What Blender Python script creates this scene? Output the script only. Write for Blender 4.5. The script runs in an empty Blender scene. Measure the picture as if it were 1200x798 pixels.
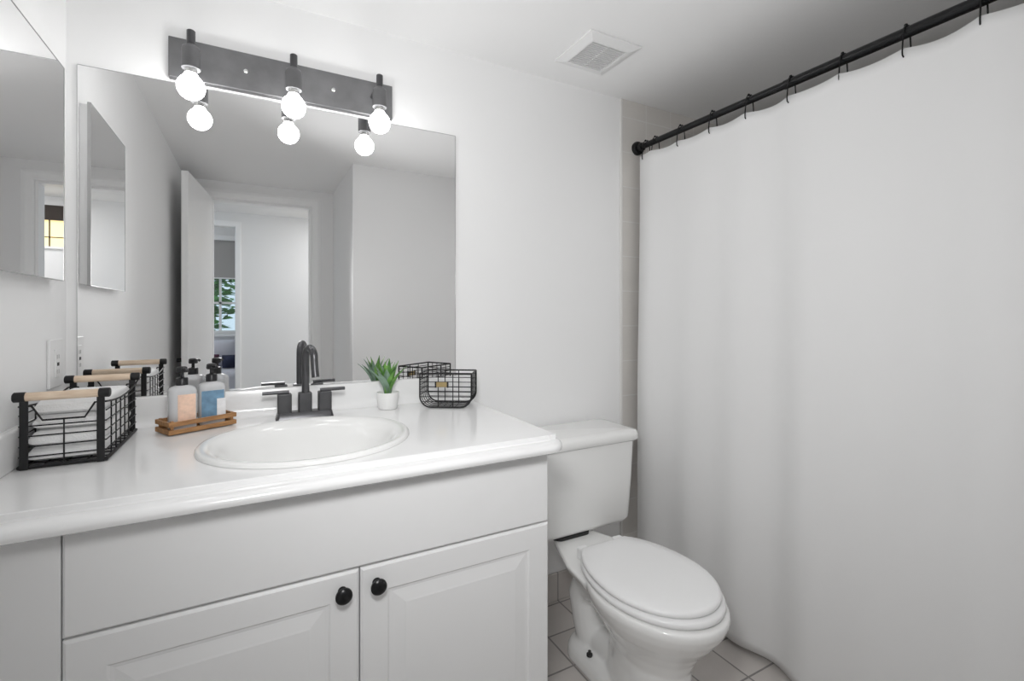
import bpy, bmesh, math, random
from math import sin, cos, pi, radians
from mathutils import Vector, Matrix

random.seed(7)
SC = bpy.context.scene
COL = SC.collection

# ------------------------------------------------------------------ camera, world, exposure
cam_d = bpy.data.cameras.new('camera')
cam = bpy.data.objects.new('camera', cam_d); COL.objects.link(cam)
cam_d.sensor_fit = 'HORIZONTAL'; cam_d.sensor_width = 36.0
cam_d.lens = 557.6 / 1200 * 36.0
cam_d.shift_x = 0.0
cam_d.shift_y = (367.74 - 399.0) / 1200
cam_d.clip_start = 0.02
cam.location = (0, -1.63, 1.17)
cam.rotation_euler = (radians(90), 0, radians(-28.436))
SC.camera = cam

w = bpy.data.worlds.new('daylight'); SC.world = w; w.use_nodes = True
w.node_tree.nodes['Background'].inputs[0].default_value = (0.72, 0.88, 1.0, 1)
w.node_tree.nodes['Background'].inputs[1].default_value = 0.9

SC.view_settings.view_transform = 'Standard'
SC.view_settings.look = 'None'
SC.view_settings.gamma = 1.0
SC.view_settings.use_curve_mapping = False
SC.view_settings.exposure = 0.29
SC.cycles.max_bounces = 14
SC.cycles.diffuse_bounces = 10
SC.cycles.glossy_bounces = 8
SC.cycles.transmission_bounces = 10
SC.cycles.caustics_refractive = False
SC.cycles.sample_clamp_indirect = 6.0

BULB_POWER = 18.0        # emission strength of the three bulbs
HALL_POWER = 6.0        # added fill light in the hallway, no known lamp there
BED_POWER = 5.0
FILL_POWER = 29.0       # added soft fill spot a little in front of the camera

def area_lamp(name, loc, rot, sx, sy, power, color=(1, 1, 1)):
    d = bpy.data.lights.new(name, 'AREA'); d.shape = 'RECTANGLE'; d.size = sx; d.size_y = sy
    d.energy = power; d.color = color
    o = bpy.data.objects.new(name, d); o.location = loc; o.rotation_euler = rot
    COL.objects.link(o); return o
area_lamp('hall_fill_light', (0.95, -2.98, 2.10), (0, 0, 0), 0.6, 0.6, HALL_POWER, (1, 1, 1))  # added to brighten the hall, placed out of the mirrors' view
area_lamp('bedroom_area_light', (-1.3, -4.3, 2.36), (0, 0, 0), 0.6, 0.6, BED_POWER)  # unseen area light near the bedroom ceiling, without a fixture

fl = bpy.data.lights.new('fill_spot', 'SPOT'); fl.energy = FILL_POWER; fl.shadow_soft_size = 0.10  # fill light added to lift curtain and toilet, not a source in the room
fl.cycles.use_multiple_importance_sampling = False
fl.spot_size = radians(156); fl.spot_blend = 1.0
flo = bpy.data.objects.new('fill_spot', fl); flo.location = (.04, -1.41, 1.40); COL.objects.link(flo)
flo.rotation_euler = Vector((.61, .79, -.08)).to_track_quat('-Z', 'Y').to_euler()

# ------------------------------------------------------------------ materials
def new_mat(name):
    m = bpy.data.materials.new(name); m.use_nodes = True
    nt = m.node_tree; b = nt.nodes['Principled BSDF']
    return m, nt, b

def mat(name, col, rough=0.5, metal=0.0, spec=0.5, var=0.0, vscale=8.0, bump=0.0, bscale=120.0, trans=0.0, coat=0.0, ior=1.45):
    m, nt, b = new_mat(name)
    b.inputs['Base Color'].default_value = (*col, 1)
    b.inputs['Roughness'].default_value = rough
    b.inputs['Metallic'].default_value = metal
    b.inputs['Specular IOR Level'].default_value = spec
    b.inputs['Transmission Weight'].default_value = trans
    b.inputs['Coat Weight'].default_value = coat
    b.inputs['IOR'].default_value = ior
    if var or bump:
        tc = nt.nodes.new('ShaderNodeTexCoord')
    if var:
        n = nt.nodes.new('ShaderNodeTexNoise'); n.inputs['Scale'].default_value = vscale; n.inputs['Detail'].default_value = 4
        r = nt.nodes.new('ShaderNodeValToRGB')
        r.color_ramp.elements[0].position = .3; r.color_ramp.elements[1].position = .7
        r.color_ramp.elements[0].color = (*[c * (1 - var) for c in col], 1)
        r.color_ramp.elements[1].color = (*[min(1, c * (1 + var)) for c in col], 1)
        nt.links.new(tc.outputs['Object'], n.inputs['Vector']); nt.links.new(n.outputs['Fac'], r.inputs['Fac'])
        nt.links.new(r.outputs['Color'], b.inputs['Base Color'])
    if bump:
        n2 = nt.nodes.new('ShaderNodeTexNoise'); n2.inputs['Scale'].default_value = bscale; n2.inputs['Detail'].default_value = 3
        bp = nt.nodes.new('ShaderNodeBump'); bp.inputs['Strength'].default_value = bump; bp.inputs['Distance'].default_value = 0.002
        nt.links.new(tc.outputs['Object'], n2.inputs['Vector']); nt.links.new(n2.outputs['Fac'], bp.inputs['Height'])
        nt.links.new(bp.outputs['Normal'], b.inputs['Normal'])
    return m

def emit(name, col, strength):
    m, nt, b = new_mat(name)
    b.inputs['Base Color'].default_value = (*col, 1)
    b.inputs['Emission Color'].default_value = (*col, 1)
    b.inputs['Emission Strength'].default_value = strength
    return m

def tile_mat(name, c1, c2, grout, sx, sy, axes, off, mortar, rough):
    """square tiles on world axes (axes = which of xyz run across and up), off = one grout crossing"""
    m, nt, b = new_mat(name)
    g = nt.nodes.new('ShaderNodeNewGeometry')
    sp = nt.nodes.new('ShaderNodeSeparateXYZ'); cb = nt.nodes.new('ShaderNodeCombineXYZ')
    nt.links.new(g.outputs['Position'], sp.inputs[0])
    for k in (0, 1):
        a = nt.nodes.new('ShaderNodeMath'); a.operation = 'ADD'
        a.inputs[1].default_value = -off[k] + 40 * (sx, sy)[k]
        nt.links.new(sp.outputs['XYZ'.index(axes[k])], a.inputs[0]); nt.links.new(a.outputs[0], cb.inputs[k])
    br = nt.nodes.new('ShaderNodeTexBrick'); br.offset = 0.0; br.squash = 1.0
    br.inputs['Color1'].default_value = (*c1, 1); br.inputs['Color2'].default_value = (*c2, 1)
    br.inputs['Mortar'].default_value = (*grout, 1)
    br.inputs['Scale'].default_value = 1.0; br.inputs['Mortar Size'].default_value = mortar
    br.inputs['Mortar Smooth'].default_value = 0.2
    br.inputs['Brick Width'].default_value = sx; br.inputs['Row Height'].default_value = sy
    nt.links.new(cb.outputs[0], br.inputs['Vector'])
    n = nt.nodes.new('ShaderNodeTexNoise'); n.inputs['Scale'].default_value = 9; n.inputs['Detail'].default_value = 5
    nt.links.new(cb.outputs[0], n.inputs['Vector'])
    mr = nt.nodes.new('ShaderNodeMapRange'); mr.inputs['To Min'].default_value = .93; mr.inputs['To Max'].default_value = 1.06
    nt.links.new(n.outputs['Fac'], mr.inputs['Value'])
    mx = nt.nodes.new('ShaderNodeMix'); mx.data_type = 'RGBA'; mx.blend_type = 'MULTIPLY'; mx.inputs['Factor'].default_value = 1
    nt.links.new(br.outputs['Color'], mx.inputs[6]); nt.links.new(mr.outputs[0], mx.inputs[7])
    nt.links.new(mx.outputs[2], b.inputs['Base Color'])
    bp = nt.nodes.new('ShaderNodeBump'); bp.inputs['Strength'].default_value = .4; bp.inputs['Distance'].default_value = .002; bp.invert = True
    nt.links.new(br.outputs['Fac'], bp.inputs['Height']); nt.links.new(bp.outputs['Normal'], b.inputs['Normal'])
    b.inputs['Roughness'].default_value = rough
    return m

def wood_mat(name, dark, light, scale=30.0, axis='X'):
    m, nt, b = new_mat(name)
    tc = nt.nodes.new('ShaderNodeTexCoord'); mp = nt.nodes.new('ShaderNodeMapping')
    mp.inputs['Scale'].default_value = (1 if axis == 'X' else 8, 1 if axis == 'Y' else 8, 8)
    n = nt.nodes.new('ShaderNodeTexNoise'); n.inputs['Scale'].default_value = scale; n.inputs['Detail'].default_value = 6
    r = nt.nodes.new('ShaderNodeValToRGB'); r.color_ramp.elements[0].position = .3; r.color_ramp.elements[1].position = .72
    r.color_ramp.elements[0].color = (*dark, 1); r.color_ramp.elements[1].color = (*light, 1)
    nt.links.new(tc.outputs['Object'], mp.inputs['Vector']); nt.links.new(mp.outputs[0], n.inputs['Vector'])
    nt.links.new(n.outputs['Fac'], r.inputs['Fac']); nt.links.new(r.outputs['Color'], b.inputs['Base Color'])
    b.inputs['Roughness'].default_value = .55
    return m

M = {}
M['wall'] = mat('wall_paint', (.87, .87, .87), .6, spec=.3, bump=.08, bscale=180)
M['ceil'] = mat('ceiling_paint', (.90, .90, .90), .75, spec=.2, bump=.1, bscale=150)
M['trim'] = mat('trim_paint', (.94, .94, .94), .4)
M['floor'] = tile_mat('floor_tile', (.62, .585, .56), (.59, .555, .53), (.27, .255, .245), .155, .155, 'XY', (.935, -.18), .0035, .35)
M['base_tile'] = tile_mat('base_tile', (.62, .585, .555), (.59, .555, .53), (.32, .31, .30), .155, .5, 'XZ', (.935, -.2), .003, .35)
M['shower_tile'] = tile_mat('shower_tile', (.67, .645, .615), (.655, .63, .60), (.73, .72, .70), .155, .155, 'XZ', (1.578, .806), .0025, .3)
M['base_white'] = mat('bullnose_tile', (.74, .73, .71), .3)
M['door'] = mat('door_paint', (.9, .9, .9), .35)
M['cab'] = mat('cabinet_thermofoil', (.81, .81, .81), .42)
M['cab_in'] = mat('cabinet_inside', (.35, .34, .33), .8)
M['counter'] = mat('cultured_marble', (.86, .86, .86), .16, var=.012, vscale=5, coat=.2)
M['china'] = mat('white_china', (.87, .87, .86), .1, coat=.3)
M['basin'] = mat('sink_china', (.84, .84, .83), .14, coat=.3)
M['seat'] = mat('seat_plastic', (.88, .88, .88), .28)
M['mirror'] = mat('mirror_silver', (.96, .96, .96), .0, metal=1.0)
M['mirror_edge'] = mat('mirror_edge', (.45, .45, .45), .3, metal=.6)
M['gun'] = mat('gunmetal', (.11, .11, .115), .34, metal=.85, var=.1, vscale=30)
M['plate'] = mat('brushed_gunmetal', (.20, .20, .205), .45, metal=.75, var=.16, vscale=14)
M['bright'] = mat('bright_metal', (.75, .75, .74), .25, metal=1.0)
M['black'] = mat('black_metal', (.012, .012, .013), .27, metal=.3)
M['wire'] = mat('black_wire', (.02, .02, .021), .5, metal=.4)
M['blackpl'] = mat('black_plastic', (.018, .018, .02), .35)
M['bulb'] = emit('lit_bulb', (1.0, 1.0, .995), BULB_POWER)
M['dowel'] = wood_mat('pale_wood', (.62, .47, .34), (.78, .64, .50), 25, 'X')
M['oak'] = wood_mat('tray_wood', (.25, .115, .04), (.50, .27, .11), 22, 'X')
M['towel'] = mat('towel_cotton', (.85, .85, .85), .95, spec=.1, bump=.8, bscale=260)
M['plastic'] = mat('white_plastic', (.82, .82, .82), .4)
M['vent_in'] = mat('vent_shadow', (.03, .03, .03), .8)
M['slot'] = mat('outlet_slot', (.03, .03, .03), .6)
M['slot_grey'] = mat('outlet_slot_grey', (.42, .42, .42), .6)
M['bottle'] = mat('clear_bottle', (.95, .96, .98), .12, trans=.45)
M['peach'] = mat('peach_label', (.88, .62, .48), .5, var=.14, vscale=60)
M['blue'] = mat('blue_label', (.16, .29, .42), .45, var=.25, vscale=45)
M['whitelab'] = mat('white_label', (.85, .85, .86), .5, var=.06, vscale=90)
M['pot'] = mat('white_ceramic', (.84, .84, .83), .4)
M['soil'] = mat('dark_soil', (.05, .035, .02), .95, bump=.6)
M['brass'] = mat('brass_tag', (.38, .29, .14), .4, metal=.6)
M['fabric_dark'] = mat('plum_fabric', (.10, .03, .06), .9, var=.3, vscale=12)
M['fabric_navy'] = mat('navy_fabric', (.03, .035, .07), .9, var=.3, vscale=12)
M['blanket'] = mat('pale_blanket', (.62, .62, .68), .9, bump=.4, bscale=60)
M['blind'] = mat('blind_cloth', (.42, .41, .40), .85)
M['valance'] = mat('dark_valance', (.05, .04, .035), .85)
M['glow'] = emit('sunlit_pane', (1.0, .80, .40), .75)
M['bark'] = mat('bark', (.15, .10, .06), .9)
M['carpet'] = mat('carpet', (.45, .43, .41), .95, bump=.5)

def glass_mat():
    m, nt, b = new_mat('window_glass')
    nt.nodes.remove(b)
    out = nt.nodes['Material Output']
    t = nt.nodes.new('ShaderNodeBsdfTransparent'); t.inputs[0].default_value = (.92, .95, .96, 1)
    g = nt.nodes.new('ShaderNodeBsdfGlossy'); g.inputs['Roughness'].default_value = .02
    mx = nt.nodes.new('ShaderNodeMixShader'); mx.inputs[0].default_value = .06
    nt.links.new(t.outputs[0], mx.inputs[1]); nt.links.new(g.outputs[0], mx.inputs[2]); nt.links.new(mx.outputs[0], out.inputs[0])
    return m
M['pane'] = glass_mat()

def curtain_mat():
    m, nt, b = new_mat('curtain_cloth')
    b.inputs['Base Color'].default_value = (.92, .92, .92, 1); b.inputs['Roughness'].default_value = .9
    b.inputs['Specular IOR Level'].default_value = .15
    tc = nt.nodes.new('ShaderNodeTexCoord')
    wv = nt.nodes.new('ShaderNodeTexNoise'); wv.inputs['Scale'].default_value = 400
    bp = nt.nodes.new('ShaderNodeBump'); bp.inputs['Strength'].default_value = .12; bp.inputs['Distance'].default_value = .001
    nt.links.new(tc.outputs['Object'], wv.inputs['Vector']); nt.links.new(wv.outputs['Fac'], bp.inputs['Height'])
    nt.links.new(bp.outputs['Normal'], b.inputs['Normal'])
    tr = nt.nodes.new('ShaderNodeBsdfTranslucent'); tr.inputs[0].default_value = (.92, .92, .92, 1)
    mx = nt.nodes.new('ShaderNodeMixShader'); mx.inputs[0].default_value = .25
    out = nt.nodes['Material Output']
    nt.links.new(b.outputs[0], mx.inputs[1]); nt.links.new(tr.outputs[0], mx.inputs[2]); nt.links.new(mx.outputs[0], out.inputs[0])
    return m
M['curtain'] = curtain_mat()

def leaf_mat():
    m, nt, b = new_mat('succulent_leaf')
    tc = nt.nodes.new('ShaderNodeTexCoord')
    n = nt.nodes.new('ShaderNodeTexNoise'); n.inputs['Scale'].default_value = 35
    r = nt.nodes.new('ShaderNodeValToRGB')
    r.color_ramp.elements[0].position = .35; r.color_ramp.elements[1].position = .65
    r.color_ramp.elements[0].color = (.05, .17, .03, 1); r.color_ramp.elements[1].color = (.20, .42, .09, 1)
    nt.links.new(tc.outputs['Object'], n.inputs['Vector']); nt.links.new(n.outputs['Fac'], r.inputs['Fac'])
    nt.links.new(r.outputs['Color'], b.inputs['Base Color']); b.inputs['Roughness'].default_value = .4
    return m
M['leaf'] = leaf_mat()
M['leaf_grey'] = mat('grey_green_leaf', (.20, .30, .22), .45, var=.2, vscale=40)
M['tree_leaf'] = mat('tree_leaf', (.10, .28, .06), .6, var=.35, vscale=5)

# ------------------------------------------------------------------ mesh helpers
def root_loc(o):
    v = Vector((0, 0, 0))
    while o is not None:
        v += Vector(o.location); o = o.parent
    return v

def obj(name, bm, m, parent=None, smooth=False, local=False, bevel=0.0, bseg=2, sub=0, angle=40):
    me = bpy.data.meshes.new(name)
    bmesh.ops.recalc_face_normals(bm, faces=bm.faces[:])
    if parent is not None and not local:
        bmesh.ops.translate(bm, vec=-root_loc(parent), verts=bm.verts[:])
    bm.to_mesh(me); bm.free()
    o = bpy.data.objects.new(name, me); COL.objects.link(o)
    for mm in (m if isinstance(m, (list, tuple)) else [m]): me.materials.append(mm)
    if parent is not None: o.parent = parent
    if smooth:
        for p in me.polygons: p.use_smooth = True
        me.set_sharp_from_angle(angle=radians(angle))
    if bevel:
        b = o.modifiers.new('bevel', 'BEVEL'); b.width = bevel; b.segments = bseg; b.limit_method = 'ANGLE'; b.angle_limit = radians(50)
        b.harden_normals = False
    if sub:
        s = o.modifiers.new('subdivision', 'SUBSURF'); s.levels = sub; s.render_levels = sub
    return o

def thing(name, label, cat, loc=(0, 0, 0), rotz=0.0, group=None):
    o = bpy.data.objects.new(name, None); COL.objects.link(o); o.empty_display_size = .05
    o.location = loc; o.rotation_euler = (0, 0, rotz)
    return tag(o, label, cat, group)

def tag(o, label, cat, group=None):
    o['label'] = label; o['category'] = cat
    if group: o['group'] = group
    return o

def struct(name, bm, m, parent=None, **k):
    o = obj(name, bm, m, parent, **k)
    if parent is None: o['kind'] = 'structure'
    return o

def box(bm, x0, x1, y0, y1, z0, z1):
    r = bmesh.ops.create_cube(bm, size=1.0)
    for v in r['verts']:
        v.co = Vector(((x0 + x1) / 2 + v.co.x * (x1 - x0), (y0 + y1) / 2 + v.co.y * (y1 - y0), (z0 + z1) / 2 + v.co.z * (z1 - z0)))
    return r['verts']

def B(*a):
    bm = bmesh.new(); box(bm, *a); return bm

def tube(bm, pts, r, seg=8, cyclic=False, caps=True):
    pts = [Vector(p) for p in pts]; n = len(pts)
    rad = r if isinstance(r, (list, tuple)) else [r] * n
    rings = []; up = None
    for i, p in enumerate(pts):
        if cyclic: t = pts[(i + 1) % n] - pts[i - 1]
        else: t = pts[min(i + 1, n - 1)] - pts[max(i - 1, 0)]
        t.normalize()
        if up is None:
            up = Vector((0, 0, 1)) if abs(t.z) < .9 else Vector((1, 0, 0))
        u = up - t * up.dot(t)
        if u.length < 1e-6: u = t.orthogonal()
        u.normalize(); up = u; v = t.cross(u)
        rings.append([bm.verts.new(p + (u * cos(2 * pi * k / seg) + v * sin(2 * pi * k / seg)) * rad[i]) for k in range(seg)])
    m = n if cyclic else n - 1
    for i in range(m):
        a, b = rings[i], rings[(i + 1) % n]
        for k in range(seg): bm.faces.new((a[k], a[(k + 1) % seg], b[(k + 1) % seg], b[k]))
    if caps and not cyclic:
        bm.faces.new(rings[0][::-1]); bm.faces.new(rings[-1])

def loft(bm, rings, cap0=True, cap1=True, closed=True):
    vs = [[bm.verts.new(p) for p in r] for r in rings]
    n = len(vs[0])
    for a, b in zip(vs, vs[1:]):
        for k in range(n if closed else n - 1):
            bm.faces.new((a[k], a[(k + 1) % n], b[(k + 1) % n], b[k]))
    if cap0: bm.faces.new(vs[0][::-1])
    if cap1: bm.faces.new(vs[-1])
    return vs

def lathe(bm, prof, c=(0, 0, 0), axis='z', seg=24, cap0=True, cap1=True):
    rings = []
    for r, h in prof:
        ring = []
        for k in range(seg):
            a = 2 * pi * k / seg
            if axis == 'z': p = (c[0] + r * cos(a), c[1] + r * sin(a), c[2] + h)
            elif axis == 'y': p = (c[0] + r * cos(a), c[1] + h, c[2] + r * sin(a))
            else: p = (c[0] + h, c[1] + r * cos(a), c[2] + r * sin(a))
            ring.append(p)
        rings.append(ring)
    loft(bm, rings, cap0, cap1)

def prism(bm, poly, axis, a, b):
    """extrude a 2D polygon along an axis; poly in the two other axes in xyz order"""
    def P(p, t):
        if axis == 'x': return (t, p[0], p[1])
        if axis == 'y': return (p[0], t, p[1])
        return (p[0], p[1], t)
    loft(bm, [[P(p, a) for p in poly], [P(p, b) for p in poly]])

def rrect(x0, x1, y0, y1, r, seg=5):
    """rounded rectangle outline"""
    pts = []
    for cx, cy, a0 in ((x1 - r, y1 - r, 0), (x0 + r, y1 - r, 90), (x0 + r, y0 + r, 180), (x1 - r, y0 + r, 270)):
        for k in range(seg + 1):
            a = radians(a0 + 90 * k / seg); pts.append((cx + r * cos(a), cy + r * sin(a)))
    return pts

def nested(bm, x0, x1, z0, z1, steps, y):
    """panelled front: nested rectangles (inset, y offset) facing -y"""
    rings = []
    for ins, dy in steps:
        rings.append([(x0 + ins, y + dy, z0 + ins), (x1 - ins, y + dy, z0 + ins), (x1 - ins, y + dy, z1 - ins), (x0 + ins, y + dy, z1 - ins)])
    loft(bm, rings)

def ellipse(cx, cy, a, b, z, n=64):
    return [(cx + a * cos(2 * pi * k / n), cy + b * sin(2 * pi * k / n), z) for k in range(n)]

# ------------------------------------------------------------------ the room
XL, ZC = -.428, 2.125
T = .08
struct('floor', B(XL - T, 2.36, -3.6, .08, -.08, 0), M['floor'])
struct('ceiling', B(XL - T, 2.36, -3.6, .08, ZC, ZC + .08), M['ceil'])
struct('wall_left', B(XL - T, XL, -2.394, .08, 0, ZC), M['wall'])
struct('wall_back', B(XL, 1.4376, 0, .08, 0, ZC), M['wall'])
struct('wall_shower_back', B(1.4376, 2.28, -.006, .08, 0, ZC), M['shower_tile'])
struct('trim_4', B(1.426, 1.4385, -.008, -.0005, .112, ZC - .0005), M['base_white'], bevel=.003)
struct('wall_shower_right', B(2.28, 2.36, -1.605, .08, 0, ZC), mat('shower_side_tile', (.59, .565, .535), .3))
struct('wall_front', B(.5513, 2.28, -1.605, -1.5255, 0, ZC), M['wall'])
struct('wall_corridor_right', B(.5513, .6313, -2.394, -1.605, 0, ZC), M['wall'])
DX0, DX1, DZ = -.274, .393, 2.0
bm = bmesh.new()
box(bm, XL - T, DX0, -2.494, -2.394, 0, ZC); box(bm, DX1, .6313, -2.494, -2.394, 0, ZC); box(bm, DX0, DX1, -2.494, -2.394, DZ, ZC)
struct('wall_door', bm, M['wall'])

def casing(bm, x0, x1, z1, y, dy, wd=.062):
    """moulded door casing, three legs; dy = direction it stands out"""
    def leg(poly_x):
        pass
    prof = [(0, 0), (0, .010), (.006, .016), (.040, .018), (.052, .014), (wd, .010), (wd, 0)]
    rings = []
    path = [((x0, 0), (-1, 0)), ((x0, z1), (-1, 1)), ((x1, z1), (1, 1)), ((x1, 0), (1, 0))]
    for (px, pz), (ox, oz) in path:
        rings.append([(px + ox * u, y + dy * v, pz + oz * u) for u, v in prof])
    loft(bm, rings)
bm = bmesh.new(); casing(bm, DX0 - .003, DX1 + .003, DZ + .003, -2.394, 1)
struct('trim_1', bm, M['trim'])
bm = bmesh.new(); prism(bm, [(DX0 + .0005, 0), (DX0 + .0005, DZ - .0005), (DX1 - .0005, DZ - .0005), (DX1 - .0005, 0), (DX1 - .014, 0), (DX1 - .014, DZ - .014), (DX0 + .014, DZ - .014), (DX0 + .014, 0)], 'y', -2.4945, -2.3925)
struct('trim_2', bm, M['trim'])
bm = bmesh.new(); box(bm, .66, 1.52, -.011, -.0005, 0, .112)
struct('baseboard_back', bm, M['base_tile'], bevel=.003)
bm = bmesh.new(); box(bm, XL, XL + .012, -2.39, -.64, 0, .09)
struct('baseboard_left', bm, M['trim'], bevel=.003)

# the open door, lying near the left wall
hinge = Vector((DX0 - .006, -2.375, 0)); end = Vector((-.352, -1.685, 0))
dv = (end - hinge); dl = dv.length
door = thing('door_1', 'white flush door standing open against the left wall, seen in the vanity mirror', 'door', hinge, math.atan2(dv.y, dv.x))
door['kind'] = 'structure'
for k in ('label', 'category'): del door[k]
obj('door_leaf', B(0, dl, -.0175, .0175, .01, 1.995), M['door'], door, local=True, bevel=.002)
bm = bmesh.new()
lathe(bm, [(.026, 0), (.026, .008), (.011, .012), (.011, .034)], (dl - .06, .0175, .90), 'y', 20)
tube(bm, [(dl - .06, .046, .90), (dl - .12, .046, .90), (dl - .165, .046, .899)], [.009, .008, .006], 10)
obj('door_handle', bm, M['black'], door, local=True, smooth=True)

# hall and bedroom beyond the door
HW = -3.58
bm = bmesh.new()
box(bm, -.16, 1.6, HW - .08, HW, 0, 2.4); box(bm, -1.6, -.92, HW - .08, HW, 0, 2.4); box(bm, -.92, -.16, HW - .08, HW, 1.99, 2.4)
struct('wall_hall', bm, M['wall'])
bm = bmesh.new(); casing(bm, -.92, -.16, 1.99, HW, 1, .05)
struct('trim_3', bm, M['trim'])
struct('wall_hall_right', B(1.6, 1.68, HW - .08, -2.394, 0, ZC), M['wall'])
struct('wall_hall_left', B(-1.68, -1.6, HW - .08, -2.394, 0, ZC), M['wall'])
bm = bmesh.new(); box(bm, -1.6, XL - T, -2.494, -2.394, 0, ZC); box(bm, .6313, 1.6, -2.494, -2.394, 0, ZC)
struct('wall_hall_front', bm, M['wall'])
struct('floor_hall', B(-1.6, 1.6, HW, -2.494, .0, .004), M['floor'])
BW = -5.0
struct('floor_bedroom', B(-2.0, 1.0, BW, HW - .08, -.08, 0), M['carpet'])
struct('ceiling_bedroom', B(-2.0, 1.0, BW - .1, HW, 2.4, 2.48), M['ceil'])
struct('wall_bedroom_left', B(-2.08, -2.0, BW, HW - .08, 0, 2.4), M['wall'])
struct('wall_bedroom_right', B(1.0, 1.08, BW, HW - .08, 0, 2.4), M['wall'])
WX0, WX1, WZ0, WZ1 = -.86, .12, .93, 2.02
bm = bmesh.new()
box(bm, -2.0, WX0, BW - .1, BW, 0, 2.4); box(bm, WX1, 1.0, BW - .1, BW, 0, 2.4)
box(bm, WX0, WX1, BW - .1, BW, 0, WZ0); box(bm, WX0, WX1, BW - .1, BW, WZ1, 2.4)
struct('wall_bedroom_far', bm, M['wall'])
bm = bmesh.new()
for x in (WX0, WX1 - .04): box(bm, x, x + .04, BW - .07, BW - .02, WZ0, WZ1)
for z in (WZ0, WZ1 - .04): box(bm, WX0, WX1, BW - .07, BW - .02, z, z + .04)
win = struct('window_1', bm, M['trim'])
bm = bmesh.new()
for x in (-.605, -.357, -.11): box(bm, x - .013, x + .013, BW - .055, BW - .03, WZ0 + .04, WZ1 - .04)
for z in (1.30, 1.66): box(bm, WX0 + .04, WX1 - .04, BW - .055, BW - .03, z - .013, z + .013)
obj('muntin_bars', bm, M['trim'], win)
obj('window_pane', B(WX0 + .04, WX1 - .04, BW - .046, BW - .042, WZ0 + .04, WZ1 - .04), M['pane'], win)
obj('window_sill', B(WX0 - .05, WX1 + .05, BW - .03, BW + .05, WZ0 - .03, WZ0), M['trim'], win, bevel=.004)

# ------------------------------------------------------------------ vanity cabinet
CF = -.61
cab = thing('vanity_cabinet', 'white two-door bathroom vanity cabinet with black knobs under the sink counter', 'cabinet', (.19, -.3, 0))
bm = bmesh.new()
box(bm, -.426, -.41, -.588, -.004, .0, .824); box(bm, .640, .658, -.588, -.004, .0, .824)
box(bm, -.41, .640, -.588, -.004, .08, .10); box(bm, -.41, .640, -.016, -.004, .10, .824)
box(bm, -.41, .640, -.53, -.515, 0, .08)
box(bm, -.41, .640, -.588, -.57, .632, .655); box(bm, -.41, .640, -.588, -.57, .80, .824); box(bm, .183, .203, -.588, -.57, .10, .632)
obj('cabinet_body', bm, M['cab'], cab)
bm = bmesh.new(); box(bm, -.4265, -.2755, -.606, -.588, .0, .824)
obj('filler_panel', bm, M['cab'], cab, bevel=.0015)
bm = bmesh.new(); nested(bm, -.273, .658, .6435, .822, [(0, .020), (0, .004), (.004, 0)], CF)
obj('false_front', bm, M['cab'], cab)
for i, (x0, x1, kx) in enumerate(((-.273, .1915, .158), (.1945, .658, .227))):
    bm = bmesh.new()
    nested(bm, x0, x1, .10, .6395, [(0, .020), (0, .004), (.005, 0), (.056, 0), (.060, .0035), (.066, .0044), (.072, .0036), (.092, .0008), (.096, .0)], CF)
    d = obj('cabinet_door', bm, M['cab'], cab)
    bm = bmesh.new()
    lathe(bm, [(.009, 0), (.0065, -.004), (.006, -.013), (.0125, -.016), (.0165, -.020), (.0165, -.024), (.013, -.028), (.006, -.030)], (kx, CF, .604), 'y', 24)
    k = obj('knob', bm, M['black'], d, smooth=True)

# countertop with an oval cut-out, moulded front edge, backsplash with a cove
top = thing('vanity_countertop', 'glossy white moulded vanity countertop with rounded front edge', 'countertop', (.12, -.3, .825))
ZT = .865
SX, SY, SA, SB = .120, -.378, .236, .222
bm = bmesh.new()
YE, XR = -.622, .672
def holed(z):
    rect = [(XL, -.0, z), (XL, YE, z), (XR, YE, z), (XR, -.0, z)]
    sub = []
    for a, b in zip(rect, rect[1:] + rect[:1]):
        for k in range(12): sub.append(tuple(a[j] + (b[j] - a[j]) * k / 12 for j in range(3)))
    hole = ellipse(SX, SY, SA - .02, SB - .02, z, 48)
    vo = [bm.verts.new(p) for p in sub]; vh = [bm.verts.new(p) for p in hole]
    es = [bm.edges.new((vo[k], vo[(k + 1) % len(vo)])) for k in range(len(vo))]
    es += [bm.edges.new((vh[k], vh[(k + 1) % len(vh)])) for k in range(len(vh))]
    bmesh.ops.triangle_fill(bm, edges=es, use_beauty=True)
    return vo, vh
to, th = holed(ZT); bo, bh = holed(.826)
for a, b in ((to, bo), (th, bh)):
    for k in range(len(a)): bm.faces.new((a[k], a[(k + 1) % len(a)], b[(k + 1) % len(b)], b[k]))
nose = [(YE + .02, .826), (YE + .02, .8648), (YE, .8648), (YE - .002, .8638), (YE - .0032, .855), (YE - .006, .8522), (YE - .018, .8522), (YE - .031, .8512), (YE - .038, .8485), (YE - .042, .843), (YE - .0425, .838), (YE - .039, .831), (YE - .031, .8268), (YE - .02, .826)]
# front nose, returning round the right end
rings = [[(XL, y, z) for y, z in nose]]
rings.append([(XR - .035, y, z) for y, z in nose])
for k in range(1, 7):
    a = radians(90 * k / 6); R0 = .012
    rings.append([(XR - .035 + sin(a) * ((YE + .02 - y) * .50) + .022 * sin(a), YE + .02 - cos(a) * (YE + .02 - y), z) for y, z in nose])
vs = loft(bm, rings, True, False)
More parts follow.
